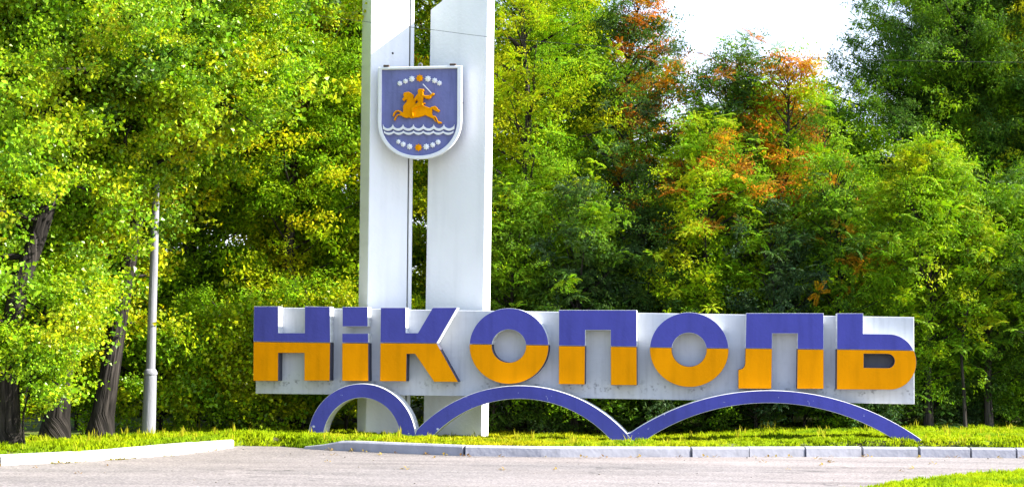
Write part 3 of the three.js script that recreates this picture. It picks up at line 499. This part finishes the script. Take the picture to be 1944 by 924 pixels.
makeTree({ kind: 'willow', x: 10.7, z: -33, h: 11.2, R: 3.5, cb: 0.1, limbs: 190, seed: 13, profile: 'oval', rise: [0.1, 0.9], size: 1.0, palette: [C.deep, C.deep, C.green, C.bright], twist: 1.6, label: 'big dark green willow rising out of the picture at the right' });
makeTree({ kind: 'willow', x: 12.2, z: -32.4, h: 11.8, R: 2.8, cb: 0.12, limbs: 120, seed: 14, profile: 'oval', size: 1.0, palette: [C.green, C.olive, C.lime, C.yellow], label: 'yellowish willow at the far right edge beside the big dark one' });
makeTree({ kind: 'ailanthus', x: 7.65, z: -26.6, h: 5.6, R: 1.3, cb: 0.2, limbs: 75, seed: 15, profile: 'oval', rise: [0.4, 1.1], size: 0.85, palette: [C.green, C.bright, C.bright, C.lime], label: 'bright young tree with long feathered leaves above the right end of the sign' });
makeTree({ kind: 'ailanthus', x: 6.05, z: -26.9, h: 5.3, R: 1.15, cb: 0.18, limbs: 67, seed: 16, profile: 'oval', rise: [0.4, 1.1], size: 0.85, palette: [C.deep, C.green, C.bright], patch: { at: 0.66, colors: [C.amber] }, label: 'bushy feather leaved tree behind the letter Л' });
makeTree({ kind: 'locust', x: 3.65, z: -27.1, h: 5.9, R: 1.35, cb: 0.14, limbs: 81, seed: 17, profile: 'oval', rise: [0.3, 1.0], palette: [C.green, C.bright, C.lime], patch: rusty(0.03, -99, 99, 3.8), label: 'low yellow green locust flecked with orange behind the second round letter' });
makeTree({ kind: 'ailanthus', x: 1.2, z: -26.7, h: 4.5, R: 1.2, cb: 0.14, limbs: 70, seed: 18, profile: 'oval', rise: [0.4, 1.1], size: 0.85, palette: [C.blue, C.deep, C.green, C.bright], label: 'low feather leaved tree behind the letter П' });
makeTree({ kind: 'ailanthus', x: 0.0, z: -27.0, h: 4.7, R: 1.0, cb: 0.14, limbs: 62, seed: 19, profile: 'oval', rise: [0.4, 1.1], size: 0.85, palette: [C.deep, C.green, C.bright], label: 'low feather leaved tree just right of the right pylon' });
makeTree({ kind: 'locust', x: 2.45, z: -27.2, h: 5.0, R: 1.1, cb: 0.12, limbs: 70, seed: 20, profile: 'oval', rise: [0.3, 1.0], palette: [C.blue, C.deep, C.deep], label: 'dark blue green low locust at the foot of the tall reddish one' });
makeTree({ kind: 'ailanthus', x: 4.8, z: -26.7, h: 4.3, R: 1.05, cb: 0.14, limbs: 62, seed: 21, profile: 'oval', rise: [0.4, 1.1], size: 0.85, palette: [C.blue, C.deep, C.green], label: 'dark low feather leaved tree between the second round letter and the letter Л' });
makeTree({ kind: 'ailanthus', x: 8.9, z: -27.0, h: 5.0, R: 1.2, cb: 0.24, limbs: 67, seed: 22, profile: 'oval', rise: [0.4, 1.1], size: 0.85, palette: [C.deep, C.green, C.bright], label: 'feather leaved tree with thin bare stem right of the sign' });
makeTree({ kind: 'ailanthus', x: 10.3, z: -27.3, h: 5.3, R: 1.3, cb: 0.24, limbs: 67, seed: 23, profile: 'oval', rise: [0.4, 1.1], size: 0.85, palette: [C.deep, C.green, C.green], label: 'feather leaved tree cut by the right edge of the picture' });
makeTree({ kind: 'ailanthus', name: 'sapling', x: 8.2, z: -26.2, h: 4.4, R: 0.75, cb: 0.42, limbs: 26, r0: 0.035, seed: 30, rise: [0.3, 1.1], size: 0.8, twist: 2, palette: [C.green, C.bright, C.lime], label: 'slim sapling with a bare crooked stem just right of the sign panel' });
makeTree({ kind: 'ailanthus', name: 'sapling', x: 9.45, z: -26.1, h: 4.1, R: 0.8, cb: 0.45, limbs: 26, r0: 0.03, seed: 31, rise: [0.3, 1.1], size: 0.8, twist: 2, palette: [C.deep, C.green, C.bright], label: 'slim sapling with a thin bare stem near the right edge of the picture' });
[[12.0, -27.6, 6.2, 1.5], [14.0, -28.2, 7.5, 1.7]].forEach(([x, z, h, R], i) => makeTree({ kind: 'ailanthus', x, z, h, R, cb: 0.15, limbs: 36, seed: 24 + i, size: 1.3, gap: 0.3, step: 0.3, palette: [C.deep, C.green], label: ['feather leaved tree just past the right edge of the picture', 'tallest feather leaved tree well past the right edge'][i], group: 'trees beyond the right edge' }));
makeTree({ kind: 'elm', x: 0.9, z: -32.5, h: 10.4, R: 1.9, cb: 0.1, limbs: 54, seed: 33, size: 1.35, palette: [C.deep, C.green, C.lime], label: 'green elm standing behind the tall pale locust' });
makeTree({ kind: 'elm', x: -5.0, z: -31.8, h: 11, R: 2.0, cb: 0.1, limbs: 54, seed: 34, size: 1.35, palette: [C.green, C.olive, C.lime], label: 'olive green elm standing behind the yellowing small leaved one' });
makeTree({ kind: 'locust', x: 4.9, z: -30.0, h: 7.5, R: 1.6, cb: 0.1, limbs: 84, seed: 35, profile: 'column', rise: [0.3, 1.0], size: 1.25, twist: 2, palette: [C.deep, C.green, C.bright], patch: rusty(0.06, -99, 99, 4.5), label: 'green locust standing behind and between the two rust coloured ones' });
makeTree({ kind: 'elm', x: 6.9, z: -31.0, h: 7.0, R: 1.5, cb: 0.1, limbs: 60, seed: 36, size: 1.3, palette: [C.deep, C.green, C.bright], label: 'green elm filling the gap between the slim bright tree and the big willow' });
// the wood behind
[[-12.5, -28, 11], [-10, -31, 11.5], [-8, -29.5, 11], [-7.4, -35, 12], [-4.4, -35.5, 12], [-1.8, -36, 12], [0.9, -36, 11.6], [3.1, -37, 9.6], [5.3, -37.5, 7.9], [7.6, -37, 8.2], [14.5, -37, 12]].forEach(([x, z, h], i) => makeTree({ kind: i % 3 === 1 ? 'willow' : 'elm', name: 'woodland_tree', x, z, h, R: 2.2, cb: 0.08, limbs: 40, seed: 40 + i, size: 1.5, gap: 0.34, step: 0.34, palette: i < 7 ? [C.deep, C.olive, C.lime] : [C.deep, C.green, C.olive], label: 'tall tree of the wood far behind ' + ['the far left trunk', 'the leaning poplar', 'the lamp post', 'the elms left of the pylons', 'the left end of the sign', 'the gap between the pylons', 'the tall pale locust', 'the tall reddish locust', 'the orange locust', 'the slim bright green tree', 'the far right willow'][i], group: 'trees of the wood behind' }));
// undergrowth: shrubs along the foot of the trees
const shrubKinds = ['elm', 'ailanthus', 'locust'];
[[-5.35, -26.4, 2.4], [-4.5, -26.0, 2.0], [-3.75, -26.5, 2.7], [-2.95, -26.2, 2.1], [-2.1, -27.0, 2.3], [-1.2, -27.2, 2.2], [-0.3, -26.4, 1.9], [0.6, -26.1, 1.7], [1.6, -26.3, 2.0], [2.6, -26.2, 1.8], [3.5, -26.3, 2.1], [4.4, -26.0, 1.7], [5.3, -26.2, 2.0], [6.2, -26.1, 1.6], [7.1, -26.6, 1.9], [8.0, -27.4, 1.7], [9.2, -27.8, 1.8], [10.4, -27.9, 1.9], [11.6, -27.4, 2.0], [-6.2, -25.9, 1.7], [-7.6, -25.6, 2.2], [-8.8, -24.4, 2.4]].forEach(([x, z, h], i) => {
  const left = x < -1.5, kind = left ? (i % 2 ? 'poplar' : 'elm') : shrubKinds[(i * 2 + 1) % 3];
  const where = ['just right of the lamp post', 'left of the letter Н beside the sign end', 'under the panel below the letter Н', 'seen through the small round arch', 'at the foot of the left pylon', 'in the gap at the foot of the two pylons', 'at the foot of the right pylon, right side', 'under the middle arch, left half', 'under the crown of the middle arch', 'under the right flank of the middle arch', 'where the middle and longest arches meet', 'under the left flank of the longest arch', 'under the crown of the longest arch', 'under the right flank of the longest arch', 'just right of the end of the sign', 'a little right of the sign, between thin stems', 'near the right edge of the picture', 'at the very right edge of the picture', 'beyond the right edge of the picture', 'just left of the lamp post', 'between the leaning trunk and the far left trunk', 'behind the far left trunk'][i];
  makeTree({ kind, name: 'shrub', category: 'shrub', x, z, h, R: left ? 1.05 : 0.85, cb: 0.04, limbs: left ? 26 : 30, thin: left ? 0.06 : 0, seed: 70 + i, profile: 'oval', r0: 0.03, rise: [0.3, 1], palette: left ? [C.green, C.bright, C.lime, C.lime] : [C.blue, C.deep, C.green], label: (left ? 'leafy yellow green shrub ' : 'dark leafy shrub ') + where, group: left ? 'shrubs left of the sign' : 'shrubs behind the sign' });
});

// low dense growth deep in the wood, one mass
{
  const r = rng(909), sp = SPECIES.elm, N = 7000, im = new THREE.InstancedMesh(sp.clusters[0], sp.mat, N); im.name = 'undergrowth'; im.userData = { kind: 'stuff', label: 'dense low undergrowth filling the wood behind the trees', category: 'undergrowth' }; im.castShadow = im.receiveShadow = true;
  for (let i = 0; i < N; i++) {
    const x = -16 + 34 * r(), d = r(), z = -29.6 - 12 * d, top = 2.2 + 2.2 * d + 1.2 * noise.noise(x * 0.5, z * 0.5, 6), y = top * Math.pow(r(), 0.7), sc = 1.1 + 0.7 * r();
    im.setMatrixAt(i, new THREE.Matrix4().compose(V(x, y, z), new THREE.Quaternion().setFromEuler(new THREE.Euler((r() - 0.5) * 0.6, r() * 6.28, 0)), V(sc, sc, sc)));
    im.setColorAt(i, C.green.clone().lerp(x < -1 ? C.lime : C.bright, clamp(0.5 + noise.noise(x * 0.6, y, z * 0.6) + (r() - 0.5) * 0.4, 0, 1)));
  }
  scene.add(im);
}
// ---------------------------------------------------------------- grass
function tuft(seed, blades, hMin, hMax, spread, tips = 0) {
  const r = rng(seed), p = [], n = [], c = [];
  for (let i = 0; i < blades; i++) {
    const a = r() * 6.283, d = Math.sqrt(r()) * spread, b = V(Math.cos(a) * d, -0.01, Math.sin(a) * d), h = lerp(hMin, hMax, r()), la = r() * 6.283, ln = (0.15 + 0.5 * r()) * h, w = 0.006 + 0.007 * r(), s = V(Math.cos(la + 1.57), 0, Math.sin(la + 1.57)).multiplyScalar(w);
    const m = b.clone().add(V(Math.cos(la) * ln * 0.35, h * 0.6, Math.sin(la) * ln * 0.35)), t = b.clone().add(V(Math.cos(la) * ln, h, Math.sin(la) * ln)), k = 0.8 + 0.4 * r(), dry = r() < tips;
    const q = (v) => p.push(v.x, v.y, v.z), A = b.clone().sub(s), B = b.clone().add(s), D = m.clone().add(s.clone().multiplyScalar(0.8)), E = m.clone().sub(s.clone().multiplyScalar(0.8));
    for (const tri of [[A, B, D], [A, D, E], [E, D, t]]) { tri.forEach(q); const f = V().crossVectors(tri[1].clone().sub(tri[0]), tri[2].clone().sub(tri[0])).normalize(); if (f.y < 0) f.negate(); f.multiplyScalar(0.5).add(V(0, 1, 0)).normalize(); for (let j = 0; j < 3; j++) { n.push(f.x, f.y, f.z); c.push(...(dry ? [1.15 * k, 1.0 * k, 1.0 * k] : [k, k, k])); } }
  }
  const g = new THREE.BufferGeometry(); g.setAttribute('position', new THREE.Float32BufferAttribute(p, 3)); g.setAttribute('normal', new THREE.Float32BufferAttribute(n, 3)); g.setAttribute('color', new THREE.Float32BufferAttribute(c, 3)); return g;
}
function scatter(name, geo, spots, label, category, mat = M.grass) {
  const im = new THREE.InstancedMesh(geo, mat, spots.length); im.name = numbered(name); im.userData = { kind: 'stuff', label, category }; im.castShadow = im.receiveShadow = true;
  spots.forEach((s, i) => { im.setMatrixAt(i, new THREE.Matrix4().compose(V(s.x, s.y, s.z), new THREE.Quaternion().setFromEuler(new THREE.Euler(0, s.a, 0)), V(s.s, s.s * (s.h ?? 1), s.s))); im.setColorAt(i, s.c); }); scene.add(im);
}
{
  const r = rng(404), G1 = tuft(501, 18, 0.03, 0.085, 0.07, 0.12), G2 = tuft(502, 16, 0.02, 0.06, 0.08, 0.3), G3 = tuft(503, 4, 0.1, 0.2, 0.05, 0.5);
  const a = [], b = [], c = [];
  const gcol = (x, d) => { const k = noise.noise(x * 0.8, d * 1.3, 2) * 0.5 + 0.5, dry = clamp(1 - Math.abs(x - 0) / 3.4, 0, 1) * 0.6 + (r() - 0.5) * 0.5 + (k - 0.5) * 0.8; return lin(0.27, 0.37, 0.003).lerp(lin(0.44, 0.39, 0.006), clamp(dry, 0, 1)).lerp(lin(0.11, 0.22, 0.005), clamp((0.46 - k) * 3, 0, 0.85)).multiplyScalar(0.8 + 0.4 * r()); };
  for (let i = 0; i < 17000; i++) {
    const x = -9.5 + 21.5 * r(), d = 0.03 + Math.pow(r(), 1.5) * 4.6, z = edgeZ(x) - d, s = { x, y: lawnY(x, d), z, a: r() * 6.283, s: 0.75 + 0.6 * r(), h: (x < -4 ? 0.95 : 0.8) * (0.7 + 0.9 * Math.max(0, noise.noise(x * 1.7, d * 1.7, 8) + 0.3)), c: gcol(x, d) };
    (r() < 0.55 ? a : b).push(s);
    if (r() < 0.02) c.push({ ...s, s: 0.7 + 0.5 * r(), c: lin(0.4, 0.42, 0.02) });
  }
  scatter('grass', G1, a, 'green grass growing between the kerb and the trees', 'grass'); scatter('grass', G2, b, 'short yellowing grass mixed into the strip behind the kerb', 'grass'); scatter('grass', G3, c, 'thin taller grass stalks standing out of the strip', 'grass');
  const v = [];
  for (let i = 0; i < 5200; i++) { const x = 3.2 + 8 * r(), z = poly(VERGE, x) + 0.02 + Math.pow(r(), 1.3) * 3.4; if (z > -14.5) continue; const k = r(); v.push({ x: x + (r() - 0.5) * 0.15, y: 0.03, z: z - (r() < 0.08 ? r() * 0.25 : 0), a: r() * 6.283, s: 0.7 + 0.6 * r(), c: gcol(x * 2 + 9, z) }); }
  scatter('grass', G1, v, 'bright grass of the near verge in the lower right corner', 'grass');
  const w = [];
  for (let i = 0; i < 90; i++) { const t = r(), k = Math.floor(r() * 4), P = [[-6.67, -19.18], [-5.78, -20.03], [-4.87, -21.25], [-4.35, -22.94], [-3.3, -22.9]], x = lerp(P[k][0], P[k + 1][0], t), z = lerp(P[k][1], P[k + 1][1], t) + 0.05 + 0.16 * r(); if (noise.noise(x * 2, z * 2, 4) < 0.05) continue; w.push({ x, y: 0, z, a: r() * 6, s: 0.3 + 0.4 * r(), c: lin(0.2, 0.17, 0.03) }); }
  scatter('weeds', G2, w, 'small dry weeds along the foot of the concrete edging', 'weeds');
  const lf = new Leaves(), fr = rng(71); for (let i = 0; i < 3; i++) lf.leaf(V((fr() - 0.5) * 0.1, 0.004 + 0.006 * fr(), (fr() - 0.5) * 0.1), rdir(fr).setY(0.1).normalize(), V(0.7, 0.15, 0.7).normalize(), 0.06, 0.04, [1, 1, 1]);
  const fl = []; for (let i = 0; i < 75; i++) { const x = -8 + 17 * r(), near = r() < 0.6, z = (x < -3.2 ? edgeZ(x) + 0.75 : kerbZ(x)) + (near ? 0.04 + 0.12 * r() : 3 * r()); if (x < -3.2 && x > -4.6) continue; fl.push({ x, y: 0.004, z, a: r() * 6, s: 0.6 + 0.6 * r(), c: lin(0.42, 0.3, 0.06).lerp(lin(0.2, 0.1, 0.04), r()) }); }
  scatter('fallen_leaves', lf.build(), fl, 'dry fallen leaves lying along the kerb and on the road', 'fallen leaves', M.leafMatt);
  const deb = [], pg = new THREE.IcosahedronGeometry(0.018, 0); pg.scale(1.3, 0.55, 1); pg.setAttribute('color', new THREE.Float32BufferAttribute(new Float32Array(pg.attributes.position.count * 3).fill(1), 3));
  for (let i = 0; i < 190; i++) { const x = -9 + 18 * r(), z = -17 - r() * 6; if (z < (x < -3.2 ? edgeZ(x) + 0.7 : kerbZ(x)) + 0.03) continue; deb.push({ x, y: 0.006, z, a: r() * 6, s: 0.25 + 1.1 * r() * r() * r(), c: lin(0.2, 0.17, 0.13).multiplyScalar(0.3 + 1.2 * r()) }); }
  scatter('gravel', pg, deb, 'small stones and crumbs scattered over the road', 'gravel', new THREE.MeshStandardMaterial({ roughness: 0.95, vertexColors: true }));
}
renderer.render(scene, camera);
